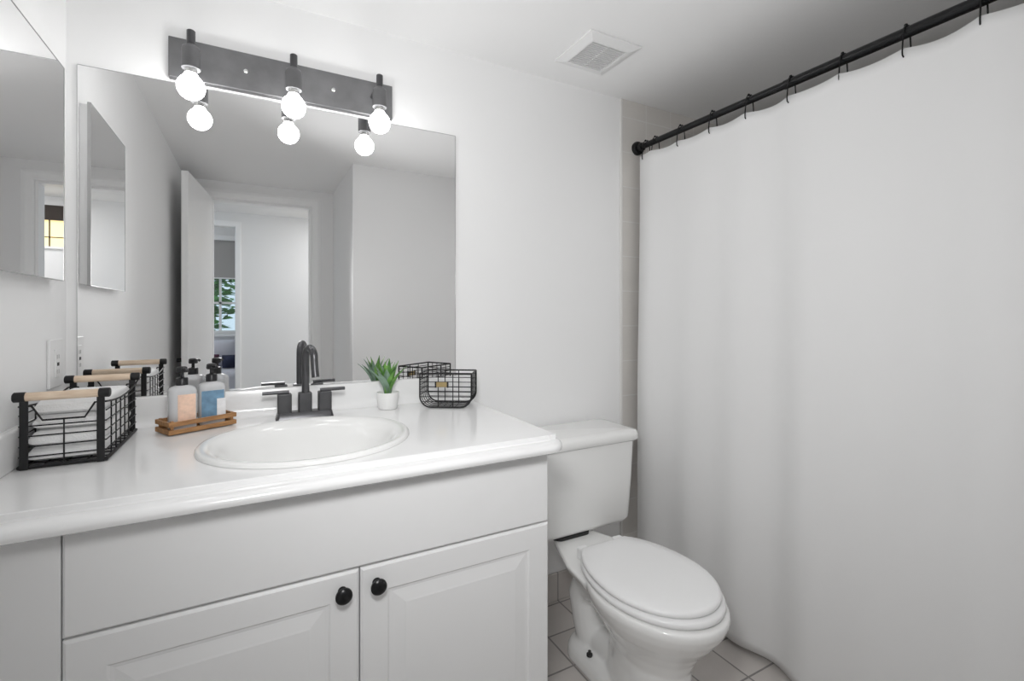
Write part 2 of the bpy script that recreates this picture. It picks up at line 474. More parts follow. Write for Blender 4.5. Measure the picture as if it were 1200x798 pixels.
# right edge
redge = [(XR - .02, .826), (XR - .02, .8648), (XR, .8648), (XR + .006, .862), (XR + .009, .855), (XR + .009, .836), (XR + .004, .828), (XR - .004, .826)]
loft(bm, [[(x, YE + .018, z) for x, z in redge], [(x, -.0015, z) for x, z in redge]])
obj('countertop', bm, M['counter'], top, smooth=True, angle=35)
bm = bmesh.new()
prof = [(-.0012, ZT + .0005), (-.0012, .9435), (-.015, .9435), (-.0185, .9425), (-.020, .939), (-.0205, .893)]
for k in range(0, 7):
    a = radians(90 * k / 6); prof.append((-.0205 - .026 * (1 - cos(a)), .891 - .0258 * sin(a)))
prism(bm, prof, 'x', XL + .018, .655)
obj('backsplash', bm, M['counter'], top, smooth=True, angle=35)
bm = bmesh.new(); box(bm, XL + .0005, XL + .018, -.618, -.0015, ZT, .9435)
obj('side_splash', bm, M['counter'], top, bevel=.005, bseg=3)

# oval self-rimming sink
sink = thing('oval_sink', 'white oval drop-in washbasin set into the vanity countertop', 'sink', (SX, SY, ZT))
bm = bmesh.new()
prof = [(1.0, 1.0, .0005, 0), (.998, .998, .006, 0), (.985, .985, .0095, 0), (.965, .963, .0105, 0), (.93, .925, .0095, 0), (.90, .89, .006, 0), (.875, .86, .002, 0), (.85, .82, -.003, 0), (.815, .775, -.012, -.002),
        (.77, .72, -.035, -.002), (.70, .645, -.068, 0), (.58, .53, -.098, .002), (.42, .38, -.117, .005), (.24, .22, -.127, .01), (.10, .10, -.130, .012)]
rings = [ellipse(SX, SY + dy, SA * a, SB * b, ZT + z, 72) for a, b, z, dy in prof]
under = [ellipse(SX, SY + dy, SA * a + .0, SB * b + .0, ZT + z - .012, 72) for a, b, z, dy in prof[8:]]
under = [[(x * 1, y, z) for x, y, z in r] for r in under]
loft(bm, rings + under[::-1] + [ellipse(SX, SY, SA * .84, SB * .84, ZT - .02, 72), ellipse(SX, SY, SA * .89, SB * .89, ZT - .0, 72)], False, False)
obj('basin', bm, M['basin'], sink, smooth=True, angle=60)
bm = bmesh.new()
lathe(bm, [(.026, .002), (.026, .004), (.021, .006), (.019, .003), (.016, .0035), (.004, .005)], (SX, SY + .012, ZT - .131), 'z', 28)
obj('drain', bm, M['gun'], sink, smooth=True)

# faucet
FX, FY, FZ = .131, -.106, ZT
fau = thing('bathroom_faucet', 'gunmetal centerset faucet with arched spout and two lever handles behind the sink', 'faucet', (FX, FY, FZ))
def block(x0, x1, y0, y1, z0, z1, r, tp=0.0):
    bm = bmesh.new()
    rings = []
    for z, i in ((z0, 0), (z1 - .002, tp), (z1, tp + .002)):
        rings.append([(x, y, z) for x, y in rrect(x0 + i, x1 - i, y0 + i, y1 - i, r)])
    loft(bm, rings); return bm
obj('base_plate', block(FX - .078, FX + .078, FY - .026, FY + .026, FZ + .0005, FZ + .020, .008, .004), M['gun'], fau, smooth=True)
bm = block(FX - .0185, FX + .0185, FY - .0175, FY + .0175, FZ + .020, FZ + .074, .006)
sw = Vector((.34, -.94, 0)).normalized()
p0 = Vector((FX + .002, FY, 0)); R = .027; zt = FZ + .176
pts = [p0 + Vector((0, 0, FZ + .07)), p0 + Vector((0, 0, FZ + .12))]
for k in range(0, 13):
    a = pi * k / 12 * 1.03
    pts.append(p0 + sw * (R - R * cos(a)) + Vector((0, 0, zt + R * 1.08 * sin(a))))
pts += [pts[-1] + sw * .003 + Vector((0, 0, -.022)), pts[-1] + sw * .008 + Vector((0, 0, -.05))]
tube(bm, pts, .0105, 14)
obj('spout', bm, M['gun'], fau, smooth=True)
for s in (-1, 1):
    cx = FX + s * .0545
    h = obj('handle', block(cx - .0185, cx + .0185, FY - .0175, FY + .0175, FZ + .020, FZ + .074, .005), M['gun'], fau, smooth=True)
    bm = bmesh.new()
    prism(bm, rrect(FY - .009, FY + .009, FZ + .074, FZ + .0825, .002, 3), 'x', cx - s * .012, cx + s * .057)
    obj('lever', bm, M['gun'], h, smooth=True)

# ------------------------------------------------------------------ mirrors
mir = thing('wall_mirror', 'large frameless rectangular mirror on the wall above the vanity backsplash', 'mirror', (.12, 0, .944))
MX0, MX1, MZ0, MZ1 = -.4046, .6442, .9445, 1.818
bm = bmesh.new()
box(bm, MX0, MX1, -.005, -.0005, MZ0, MZ1)
obj('mirror_glass', bm, M['mirror'], mir)
bm = bmesh.new()
for a in ((MX0 - .0012, MX0, -.0055, -.0005, MZ0, MZ1), (MX1, MX1 + .002, -.0055, -.0005, MZ0, MZ1), (MX0, MX1, -.0055, -.0005, MZ1, MZ1 + .0015)): box(bm, *a)
obj('mirror_edge', bm, M['mirror_edge'], mir)
med = thing('medicine_cabinet', 'slim mirror-fronted medicine cabinet on the left wall beside the vanity', 'cabinet', (XL, -.31, 1.25))
MY0, MY1, CZ0, CZ1, MF = -.513, -.111, 1.25, 1.76, -.4025
obj('cabinet_body', B(XL + .0005, MF - .006, MY0 + .006, MY1 - .004, CZ0 + .004, CZ1 - .004), M['plastic'], med)
d = obj('mirror_door', B(MF - .006, MF, MY0, MY1, CZ0, CZ1), M['mirror'], med)
bm = bmesh.new()
for a in ((MY0 - .0015, MY0, CZ0, CZ1), (MY1, MY1 + .0015, CZ0, CZ1), (MY0, MY1, CZ0 - .0015, CZ0), (MY0, MY1, CZ1, CZ1 + .0015)):
    box(bm, MF - .007, MF + .0008, a[0], a[1], a[2], a[3])
obj('edge_strip', bm, M['mirror_edge'], d)

# ------------------------------------------------------------------ vanity light
vl = thing('vanity_light', 'three-bulb vanity light on a dark brushed metal bar above the mirror', 'light fixture', (.10, 0, 1.88))
bm = bmesh.new(); box(bm, -.209, .41, -.024, -.0005, 1.827, 1.939)
obj('back_plate', bm, M['plate'], vl, bevel=.002)
for x in (-.022, .222):
    bm = bmesh.new(); lathe(bm, [(.0075, 0), (.0075, -.002), (.005, -.005), (.002, -.006)], (x, -.024, 1.884), 'y', 16)
    obj('screw', bm, M['bright'], vl, smooth=True)
BY, BZ = -.122, 1.768
for bx in (-.147, .1, .345):
    bm = bmesh.new()
    tube(bm, [(bx, -.023, 1.888), (bx, -.06, 1.888), (bx, BY, 1.888)], .008, 12)
    lathe(bm, [(.010, .060), (.010, .118), (.008, .120)], (bx, BY, BZ + .03), 'z', 20)
    a = obj('arm', bm, M['gun'], vl, smooth=True)
    bm = bmesh.new()
    lathe(bm, [(.0005, .048), (.0215, .048), (.0215, .098), (.0195, .105), (.010, .112)], (bx, BY, BZ), 'z', 28)
    s = obj('socket', bm, M['plate'], a, smooth=True)
    bm = bmesh.new()
    prof = []
    for k in range(0, 15):
        a_ = -pi / 2 + (pi / 2 + .95) * k / 14
        prof.append((max(.0004, .0325 * cos(a_)), .0325 * sin(a_)))
    prof += [(.0165, .031), (.014, .036)]
    lathe(bm, prof, (bx, BY, BZ), 'z', 28)
    lb = obj('light_bulb', bm, M['bulb'], vl, smooth=True)
    bm = bmesh.new()
    lathe(bm, [(.0135, .036), (.0145, .039), (.0135, .042), (.0145, .045), (.0135, .049)], (bx, BY, BZ), 'z', 20)
    obj('bulb_collar', bm, M['bright'], lb, smooth=True)

# ------------------------------------------------------------------ ceiling vent
ven = thing('ceiling_vent', 'square white exhaust vent grille in the bathroom ceiling above the toilet', 'vent', (1.104, -.244, ZC))
vx0, vx1, vy0, vy1 = .992, 1.216, -.356, -.134
bm = bmesh.new()
rr = []
for ins, z in ((0, ZC - .0005), (0, ZC - .006), (.028, ZC - .016), (.036, ZC - .016), (.036, ZC - .0005)):
    rr.append([(vx0 + ins, vy0 + ins, z), (vx1 - ins, vy0 + ins, z), (vx1 - ins, vy1 - ins, z), (vx0 + ins, vy1 - ins, z)])
loft(bm, rr, False, False)
obj('vent_frame', bm, M['plastic'], ven)
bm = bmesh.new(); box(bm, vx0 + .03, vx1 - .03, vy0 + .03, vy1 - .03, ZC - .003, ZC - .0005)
obj('vent_shade_sheet', bm, M['vent_in'], ven)  # near-black sheet, shade behind the grille put into its colour
bm = bmesh.new()
n = 14
for k in range(n):
    y = vy0 + .04 + (vy1 - vy0 - .08) * k / (n - 1)
    box(bm, vx0 + .034, vx1 - .034, y - .0013, y + .0013, ZC - .013, ZC - .006)
for x in ((vx0 + vx1) / 2,):
    box(bm, x - .0015, x + .0015, vy0 + .034, vy1 - .034, ZC - .011, ZC - .005)
obj('grille', bm, M['plastic'], ven)

# outlet on the left wall
out = thing('wall_outlet', 'white outlet plate on the left wall under the medicine cabinet', 'outlet', (XL, -.088, 1.05))
bm = bmesh.new(); box(bm, XL + .0005, XL + .006, -.132, -.044, .992, 1.108)
obj('cover_plate', bm, M['plastic'], out, bevel=.002)
bm = bmesh.new(); box(bm, XL + .006, XL + .0085, -.105, -.071, 1.016, 1.084)
r = obj('receptacle', bm, M['plastic'], out, bevel=.001)
for z in (1.03, 1.066):
    for y0, y1 in ((-.095, -.092), (-.084, -.081)): obj('slot', B(XL + .0085, XL + .009, y0, y1, z - .005, z + .005), M['slot_grey'], r)
obj('test_button', B(XL + .0085, XL + .0098, -.093, -.083, 1.044, 1.052), M['slot'], r)

# ------------------------------------------------------------------ toilet
TX = 1.035
toi = thing('toilet', 'white two-piece toilet with closed lid between the vanity and the shower curtain', 'toilet', (TX, -.45, 0))
def egg(z, yc, a, bf, bb, n=56, pw=1.0, yclip=None):
    pts = []
    for k in range(n):
        t = 2 * pi * k / n
        c_, s_ = cos(t), sin(t)
        x = TX + a * math.copysign(abs(c_) ** pw, c_)
        y = yc + (bf if s_ < 0 else bb) * math.copysign(abs(s_) ** pw, s_)
        if yclip is not None: y = min(y, yclip)
        pts.append((x, y, z))
    return pts
bm = bmesh.new()
loft(bm, [egg(0, -.60, .098, .140, .20), egg(.02, -.60, .096, .137, .20), egg(.07, -.60, .088, .122, .19), egg(.13, -.595, .086, .118, .17), egg(.175, -.59, .090, .122, .16),
          egg(.215, -.588, .106, .142, .165), egg(.25, -.586, .128, .168, .18), egg(.285, -.584, .152, .200, .195), egg(.318, -.583, .170, .224, .207), egg(.342, -.583, .178, .235, .214),
          egg(.357, -.583, .178, .236, .215), egg(.364, -.583, .174, .231, .212)])
# rear deck under the tank
def deck(z, hw0, hw1, y0, y1):
    return [(TX - hw0, y0, z), (TX - hw0 * .92, (y0 * .6 + y1 * .4), z), (TX - hw1, y1, z), (TX + hw1, y1, z), (TX + hw0 * .92, (y0 * .6 + y1 * .4), z), (TX + hw0, y0, z)]
loft(bm, [deck(.295, .10, .060, -.46, -.215), deck(.325, .145, .082, -.46, -.20), deck(.350, .158, .088, -.46, -.195), deck(.357, .154, .084, -.46, -.198)])
# trapway bulging out behind the pedestal
tube(bm, [(TX, -.50, .19), (TX, -.44, .235), (TX, -.37, .262), (TX, -.31, .245), (TX, -.285, .19), (TX, -.30, .12), (TX, -.33, .04)],
     [.066, .072, .074, .074, .070, .066, .064], 20)
tube(bm, [(TX, -.33, .06), (TX, -.40, .075), (TX, -.48, .09), (TX, -.56, .10)], [.05, .052, .056, .06], 18)
# foot flange
def foot(z, a, y0, y1):
    return [(x, y, z) for x, y in rrect(TX - a, TX + a, y0, y1, min(a * .9, .085), 8)]
loft(bm, [foot(0, .098, -.66, -.235), foot(.03, .096, -.66, -.238), foot(.045, .088, -.655, -.245), foot(.056, .07, -.64, -.262), foot(.062, .04, -.6, -.3)])
bo = obj('bowl', bm, M['china'], toi, smooth=True, angle=180)
rm = bo.modifiers.new('fuse', 'REMESH'); rm.mode = 'VOXEL'; rm.voxel_size = .0045; rm.use_smooth_shade = True
sm_ = bo.modifiers.new('soften', 'SMOOTH'); sm_.factor = .5; sm_.iterations = 7
for s in (-1, 1):
    bm = bmesh.new(); lathe(bm, [(.010, 0), (.010, .006), (.005, .007), (.005, .016), (.0015, .017)], (TX + s * .073, -.385, .0545), 'z', 14)
    o = obj('floor_bolt', bm, M['slot'], toi, smooth=True); o['label'] = 'dark floor bolt'
bm = bmesh.new()
def seat_rings(z0, z1, a, bf, bb, yc, yclip, e):
    return [egg(z0, yc, a - e, bf - e, bb - e, yclip=yclip - e), egg(z0 + e, yc, a, bf, bb, yclip=yclip), egg(z1 - e, yc, a, bf, bb, yclip=yclip), egg(z1, yc, a - e, bf - e, bb - e, yclip=yclip - e)]
loft(bm, seat_rings(.3665, .385, .172, .220, .26, -.585, -.36, .005))
obj('toilet_seat', bm, M['seat'], toi, smooth=True, angle=50)
bm = bmesh.new()
rg = seat_rings(.3885, .403, .168, .205, .26, -.585, -.366, .004)
rg += [egg(.4055, -.585, .160, .192, .25, yclip=-.378), egg(.4075, -.585, .12, .15, .2, yclip=-.41), egg(.408, -.585, .05, .06, .1)]
loft(bm, rg)
obj('toilet_lid', bm, M['seat'], toi, smooth=True, angle=50)
for s in (-1, 1): obj('lid_hinge', B(TX + s * .075 - .018, TX + s * .075 + .018, -.372, -.340, .358, .396), M['seat'], toi, bevel=.005, bseg=3)
def trect(z, x0, x1, y0, y1, r, bow=0):
    pts = []
    for x, y in rrect(x0, x1, y0, y1, r, 6):
        if y < (y0 + y1) / 2: y -= bow * (1 - ((x - (x0 + x1) / 2) / ((x1 - x0) / 2)) ** 2)
        pts.append((x, y, z))
    return pts
bm = bmesh.new()
TL, TR = .780, 1.300
loft(bm, [trect(.366, TL + .05, TR - .035, -.205, -.05, .04), trect(.374, TL + .034, TR - .02, -.222, -.035, .04, .01), trect(.39, TL + .027, TR - .012, -.230, -.03, .038, .012), trect(.55, TL + .012, TR - .004, -.236, -.026, .034, .014),
          trect(.684, TL + .005, TR, -.238, -.025, .03, .014)])
obj('tank', bm, M['china'], toi, smooth=True, angle=50)
bm = bmesh.new()
loft(bm, [trect(.6845, TL - .002, TR + .008, -.246, -.018, .03, .014), trect(.690, TL - .008, TR + .014, -.252, -.015, .032, .014), trect(.712, TL - .008, TR + .014, -.252, -.015, .032, .014), trect(.722, TL - .002, TR + .008, -.246, -.020, .03, .014), trect(.726, TL + .02, TR - .012, -.225, -.04, .03, .01)])
obj('tank_lid', bm, M['china'], toi, smooth=True, angle=50)
bm = bmesh.new(); loft(bm, [[(x, y, z) for x, y in rrect(TX - .085, TX + .06, -.222, -.075, .02, 5)] for z in (.352, .368)])
obj('gasket_gap_shade', bm, M['slot'], toi, smooth=True)  # gasket enlarged into a dark slab, standing for the shaded gap under the tank
bm = bmesh.new(); tube(bm, [(TL + .035, -.26, .64), (TL + .035, -.237, .64)], .012, 12); tube(bm, [(TL + .035, -.262, .64), (TL + .085, -.264, .634)], [.007, .005], 10)
obj('flush_lever', bm, M['bright'], toi, smooth=True)

# ------------------------------------------------------------------ bathtub
tub = thing('bathtub', 'white bathtub mostly hidden behind the shower curtain', 'bathtub', (1.9, -.76, 0))
bm = bmesh.new()
def rr3(z, x0, x1, y0, y1, r): return [(x, y, z) for x, y in rrect(x0, x1, y0, y1, r, 6)]
loft(bm, [rr3(0, 1.532, 2.278, -1.522, -.009, .004), rr3(.36, 1.532, 2.278, -1.522, -.009, .004), rr3(.372, 1.538, 2.274, -1.518, -.012, .008), rr3(.372, 1.60, 2.22, -1.45, -.08, .1), rr3(.33, 1.612, 2.205, -1.43, -.10, .11),
          rr3(.08, 1.68, 2.14, -1.32, -.20, .12), rr3(.06, 1.72, 2.10, -1.28, -.25, .12)])
obj('tub_shell', bm, M['china'], tub, smooth=True, angle=40)
bm = bmesh.new(); lathe(bm, [(.03, 0), (.03, .004), (.02, .006)], (1.9, -.38, .06), 'z', 20)
obj('tub_drain', bm, M['bright'], tub, smooth=True)

# ------------------------------------------------------------------ curtain rod, hooks, curtain
RX, RZ = 1.52, 1.915
rod = thing('shower_curtain_rod', 'black shower curtain rod running from the tiled wall towards the camera', 'curtain rod', (RX, -.76, RZ))
bm = bmesh.new(); tube(bm, [(RX, -.02, RZ), (RX, -.7, RZ)], .0125, 16); tube(bm, [(RX, -.69, RZ), (RX, -1.50, RZ)], .0145, 16)
obj('rod', bm, M['black'], rod, smooth=True)
for y0, s in ((-.0065, -1), (-1.525, 1)):
    bm = bmesh.new(); lathe(bm, [(.030, 0), (.031, s * .010), (.027, s * .018), (.019, s * .020), (.018, s * .038), (.015, s * .04)], (RX, y0, RZ), 'y', 24)
    obj('rod_flange', bm, M['black'], rod, smooth=True)

HY = [-.068, -.124, -.262, -.415, -.565, -.713, -.866, -1.02, -1.172, -1.325, -1.475]
ORD = ['nearest the tiled wall', 'second from the tiled wall', 'third from the tiled wall', 'fourth from the tiled wall', 'fifth from the tiled wall',
       'sixth from the tiled wall', 'seventh from the tiled wall', 'eighth from the tiled wall', 'ninth from the tiled wall']
def hook_mesh():
    bm = bmesh.new()
    pts = []
    # front leg from its hooked tip up over the rod and down the back
    for k in range(5):
        a = pi + pi * k / 5
        pts.append((-.024 + .007 - .007 * cos(a) * -1 - .007, -.0, -.066 + .007 * sin(a)))
    pts = [(-.010, 0, -.058), (-.013, 0, -.066), (-.019, 0, -.070), (-.025, 0, -.066), (-.026, 0, -.056), (-.023, 0, -.03)]
    for k in range(0, 11):
        a = pi - pi * k / 10
        pts.append((.0175 * cos(a), 0, .0175 * sin(a)))
    pts += [(.020, 0, -.025), (.022, 0, -.042), (.016, 0, -.052), (.008, 0, -.056)]
    tube(bm, pts, .0019, 8)
    return bm
hk0 = None
for i, y in enumerate(HY[:9]):
    lab = 'black double curtain hook on the rod, ' + ORD[i]
    if hk0 is None:
        hk0 = thing('curtain_hook', lab, 'curtain hook', (RX, y, RZ), 0, 'hooks along the shower curtain rod')
        obj('hook_wire', hook_mesh(), M['black'], hk0, smooth=True, local=True)
        bm = bmesh.new()
        for xx in (-.006, .006):
            bmesh.ops.create_uvsphere(bm, u_segments=12, v_segments=8, radius=.0045, matrix=Matrix.Translation((xx, 0, .0175)))
        obj('roller_bead', bm, M['black'], hk0, smooth=True, local=True)
        src = list(hk0.children)
    else:
        h = hk0.copy(); COL.objects.link(h); h.location = (RX, y, RZ); h['label'] = lab
        for ch in src:
            c = ch.copy(); COL.objects.link(c); c.parent = h

def smooth01(t): t = max(0, min(1, t)); return t * t * (3 - 2 * t)
def curtain_top(y):
    for a, b in zip(HY, HY[1:]):
        if b <= y <= a:
            t = (a - y) / (a - b); return 1.868 - .009 * (a - b) / .15 * 4 * t * (1 - t)
    return 1.866
def curtain_pt(y, v):
    """v: 0 top .. 1 hem"""
    zt = curtain_top(y); z = zt + (.022 - zt) * v
    base = 1.503 - .022 * smooth01(v * 1.6)
    amp = .009 + .008 * smooth01(v * 2.2)
    ph = y * 2 * pi
    f = sin(ph / .36 + .6 + .25 * v) * .55 + sin(ph / .215 + 2.1 - .2 * v) * .48 + sin(ph / .62 + 1.0) * .5
    # narrow pleats hanging from each hook, fading downwards
    pl = 0
    for h in HY:
        d = (y - h) / .035
        if abs(d) < 3: pl += math.exp(-d * d)
    x = base + amp * f - .004 * pl * math.exp(-v * 5)
    return (min(x, 1.5195), y, z)
bm = bmesh.new()
NY, NV = 260, 60
grid = []
for i in range(NY + 1):
    y = -.042 - 1.45 * i / NY
    grid.append([bm.verts.new(curtain_pt(y, j / NV)) for j in range(NV + 1)])
for i in range(NY):
    for j in range(NV):
        bm.faces.new((grid[i][j], grid[i + 1][j], grid[i + 1][j + 1], grid[i][j + 1]))
cur = obj('shower_curtain', bm, M['curtain'], smooth=True, angle=180)
sm = cur.modifiers.new('thickness', 'SOLIDIFY'); sm.thickness = .0014; sm.offset = 0
tag(cur, 'long white fabric shower curtain hanging from the black rod beside the toilet', 'shower curtain')

# ------------------------------------------------------------------ large wire basket with towels
BX0, BX1, BY0, BY1, BZ0 = -.402, -.270, -.362, -.082, ZT + .001
bas = thing('wire_basket', 'large black wire basket with pale wooden handles, full of white towels', 'basket', ((BX0 + BX1) / 2, (BY0 + BY1) / 2, BZ0))
W_ = .0014
bm = bmesh.new()
RZ0, RZ1 = BZ0 + .004, BZ0 + .127
def top_side(t):          # side rim dips a little in the middle
    return RZ1 - .004 - .010 * sin(pi * t)
# floor frame
tube(bm, [(BX0, BY0, RZ0), (BX1, BY0, RZ0), (BX1, BY1, RZ0), (BX0, BY1, RZ0)], .004, 8, cyclic=True)
for k in range(1, 9):
    y = BY0 + (BY1 - BY0) * k / 9; tube(bm, [(BX0, y, RZ0), (BX1, y, RZ0)], W_, 6)
for k in range(1, 4):
    x = BX0 + (BX1 - BX0) * k / 4; tube(bm, [(x, BY0, RZ0), (x, BY1, RZ0)], W_, 6)
# rails round all four sides
for z in (.020, .040, .060, .080):
    tube(bm, [(BX0, BY0, RZ0 + z), (BX1, BY0, RZ0 + z), (BX1, BY1, RZ0 + z), (BX0, BY1, RZ0 + z)], W_, 6, cyclic=True)
for x in (BX0, BX1):
    tube(bm, [(x, BY0, RZ0 + .101), (x, BY1, RZ0 + .101)], W_, 6)
    tube(bm, [(x, BY0 + (BY1 - BY0) * k / 12, top_side(k / 12)) for k in range(13)], .002, 6)
    for k in range(1, 7):
        t = k / 7; y = BY0 + (BY1 - BY0) * t
        tube(bm, [(x, y, RZ0), (x, y, top_side(t))], W_, 6)
for y in (BY0, BY1):
    xm = (BX0 + BX1) / 2
    tube(bm, [(BX0, y, RZ1 - .004), (BX0 + .018, y, RZ1 - .004), (BX0 + .034, y, RZ0 + .090), (BX1 - .034, y, RZ0 + .090), (BX1 - .018, y, RZ1 - .004), (BX1, y, RZ1 - .004)], .002, 6)
    tube(bm, [(xm, y, RZ0), (xm, y, RZ0 + .090)], W_, 6)
obj('wire_frame', bm, M['wire'], bas, smooth=True)
for y, s in ((BY0, -1), (BY1, 1)):
    for x in (BX0 + .008, BX1 - .008):
        obj('upright_strap', B(x - .0065, x + .0065, y + s * .0016, y + s * .005, BZ0, BZ0 + .140), M['wire'], bas, bevel=.001)
    zc = BZ0 + .142
    bm = bmesh.new(); tube(bm, [(BX0 + .004, y + s * .003, zc), (BX1 - .004, y + s * .003, zc)], .0085, 16)
    h = obj('handle', bm, M['dowel'], bas, smooth=True)
    for x in (BX0 + .002, BX1 - .002):
        bm = bmesh.new(); tube(bm, [(x - .0095, y + s * .003, zc), (x - .008, y + s * .003, zc), (x + .008, y + s * .003, zc), (x + .0095, y + s * .003, zc)], [.008, .0098, .0098, .008], 16)
        obj('end_cap', bm, M['wire'], h, smooth=True)

def towel(name, label, x0, x1, y0, y1, z0, z1, folds):
    """folded towel: rounded stack of layers seen at its ends"""
    bm = bmesh.new(); n = folds; th = (z1 - z0) / n
    for k in range(n):
        za, zb = z0 + k * th, z0 + (k + 1) * th - .0006
        rings = []
        ny = 14
        for i in range(ny + 1):
            t = i / ny; y = y0 + (y1 - y0) * t
            e = min(t, 1 - t); rd = 1 - max(0, (.08 - e) / .08) ** 2 * .5
            wob = .0025 * sin(5 * t + k * 1.7); zc = (za + zb) / 2 + .003 * sin(3.1 * t + k) * (k / n)
            hh = (zb - za) / 2 * rd
            ring = []
            for x, z in rrect(x0 + .002 + abs(wob), x1 - .002 - abs(wob) * .5, zc - hh, zc + hh, min(hh * .95, .009), 4): ring.append((x, y, z))
            rings.append(ring)
        loft(bm, rings)
    o = obj(name, bm, M['towel'], smooth=True, angle=60)
    return tag(o, label, 'towel', 'white towels in the large wire basket')
towel('folded_towel', 'white folded towel lying flat at the bottom of the large wire basket', BX0 + .006, BX1 - .006, BY0 + .008, BY1 - .008, RZ0 + .005, RZ0 + .062, 2)
towel('folded_towel', 'white folded towel on top of the other, rising to the handles of the large basket', BX0 + .008, BX1 - .008, BY0 + .03, BY1 - .012, RZ0 + .063, RZ0 + .122, 2)

# ------------------------------------------------------------------ wooden tray with two pump bottles
TA = radians(28)
tray_c = Vector((-.134, -.116, ZT + .0008))
tray = thing('wooden_tray', 'small brown slatted wooden crate tray on the counter holding two pump bottles', 'tray', tray_c, TA)
L_, D_ = .081, .039
bm = bmesh.new(); 
for y in (-.028, 0, .028): box(bm, -L_ + .003, L_ - .003, y - .012, y + .012, .002, .0065)
obj('tray_floor', bm, M['oak'], tray, local=True, bevel=.0006)
for sy in (-1, 1):
    for z in (.002, .0215):
        y = sy * D_
        obj('long_slat', B(-L_, L_, y - .0025, y + .0025, z, z + .0115), M['oak'], tray, local=True, bevel=.0008)
for sx in (-1, 1):
    for z in (.002, .0215):
        x = sx * (L_ - .003)
        obj('end_slat', B(x - .0025, x + .0025, -D_ + .003, D_ - .003, z, z + .0115), M['oak'], tray, local=True, bevel=.0008)
for sx in (-1, 1):
    for sy in (-1, 1):
        x, y = sx * (L_ - .0095), sy * (D_ - .0060)
        obj('corner_post', B(x - .0035, x + .0035, y - .0032, y + .0032, .0005, .035), M['oak'], tray, local=True, bevel=.0008)
Rz = Matrix.Rotation(TA, 3, 'Z')
def bottle(label, lx, w, d, h, kind, ang):
    loc = tray_c + Rz @ Vector((lx, .0, .0072))
    t = thing('pump_bottle', label, 'bottle', loc, TA + ang, 'pump bottles in the wooden tray')
    bm = bmesh.new()
    def ring(z, sw_, sd, r): return [(x, y, z) for x, y in rrect(-w / 2 * sw_, w / 2 * sw_, -d / 2 * sd, d / 2 * sd, r, 6)]
    loft(bm, [ring(0, .94, .92, .012), ring(.003, 1, 1, .013), ring(h * .86, 1, 1, .013), ring(h * .93, .93, .93, .014), ring(h * .97, .72, .74, .014), ring(h, .40, .62, .011)])
    obj('bottle_body', bm, M['bottle'], t, local=True, smooth=True, angle=60)
    bm = bmesh.new()
    lathe(bm, [(.0135, h - .001), (.0135, h + .017), (.012, h + .019), (.006, h + .020), (.0042, h + .022), (.0042, h + .034)], (0, 0, 0), 'z', 24)
    p = obj('pump', bm, M['blackpl'], t, local=True, smooth=True)
    bm = bmesh.new()
    lathe(bm, [(.0115, h + .033), (.0125, h + .037), (.0115, h + .046), (.008, h + .048)], (0, 0, 0), 'z', 20)
    tube(bm, [(0, -.004, h + .042), (.004, -.026, h + .042), (.005, -.032, h + .038)], [.005, .0042, .0036], 10)
    obj('nozzle', bm, M['blackpl'], p, local=True, smooth=True)
    yf = -d / 2 - .0008
    if kind == 'peach':
        o = obj('label_sticker', B(-w * .22, w * .42, yf, yf + .0006, .018, h * .80), M['peach'], t, local=True)
    else:
        o = obj('label_sticker', B(-w * .46, w * .40, yf, yf + .0006, .016, h * .80), M['blue'], t, local=True)
        o2 = obj('care_label', B(w * .12, w * .46, yf - .0006, yf, .014, h * .60), M['whitelab'], t, local=True)
        o2['label'] = 'small white label'
    return t
bottle('clear pump bottle with a peach label in the wooden tray, nearer the left wall', -.0355, .061, .046, .112, 'peach', -TA * .4)
bottle('clear pump bottle with a blue label in the wooden tray, nearer the faucet', .0355, .061, .046, .114, 'blue', -TA * .4)

# ------------------------------------------------------------------ potted succulent
PX, PY = .378, -.092
pl_ = thing('potted_plant', 'small green succulent in a white round pot on the counter beside the faucet', 'plant', (PX, PY, ZT + .0005))
bm = bmesh.new()
lathe(bm, [(.027, 0), (.030, .003), (.0345, .046), (.0355, .052), (.033, .053), (.0315, .047), (.028, .042)], (PX, PY, ZT + .0008), 'z', 32, True, False)
obj('pot', bm, M['pot'], pl_, smooth=True)
bm = bmesh.new(); lathe(bm, [(.0302, .040), (.030, .043), (.012, .046)], (PX, PY, ZT + .0008), 'z', 24)
obj('soil', bm, M['soil'], pl_, smooth=True)
def leaf(bm, az, lean, ln, wd, curl):
    base = Vector((PX, PY, ZT + .040)); d = Vector((cos(az), sin(az), 0)); sd = Vector((-sin(az), cos(az), 0))
    n = 9; rings = []; p = base + d * .004; ang = lean * .35
    for i in range(n + 1):
        t = i / n
        wdt = wd * (sin(pi * min(1, .18 + .62 * t)) ** 1.0) * (1 - t ** 3) + .0006
        a = lean * (.35 + .65 * t) + curl * t * t
        tn = d * sin(a) + Vector((0, 0, 1)) * cos(a)
        nm = d * cos(a) - Vector((0, 0, 1)) * sin(a)
        th = .0045 * (1 - t * .8)
        rings.append([p - sd * wdt + nm * -.35 * wdt, p + nm * th * .6, p + sd * wdt + nm * -.35 * wdt, p - nm * th * -0 - nm * -.25 * th + nm * th * -1.1])
        p = p + tn * (ln / n)
    loft(bm, rings)
bmA = bmesh.new(); bmB = bmesh.new()
random.seed(3)
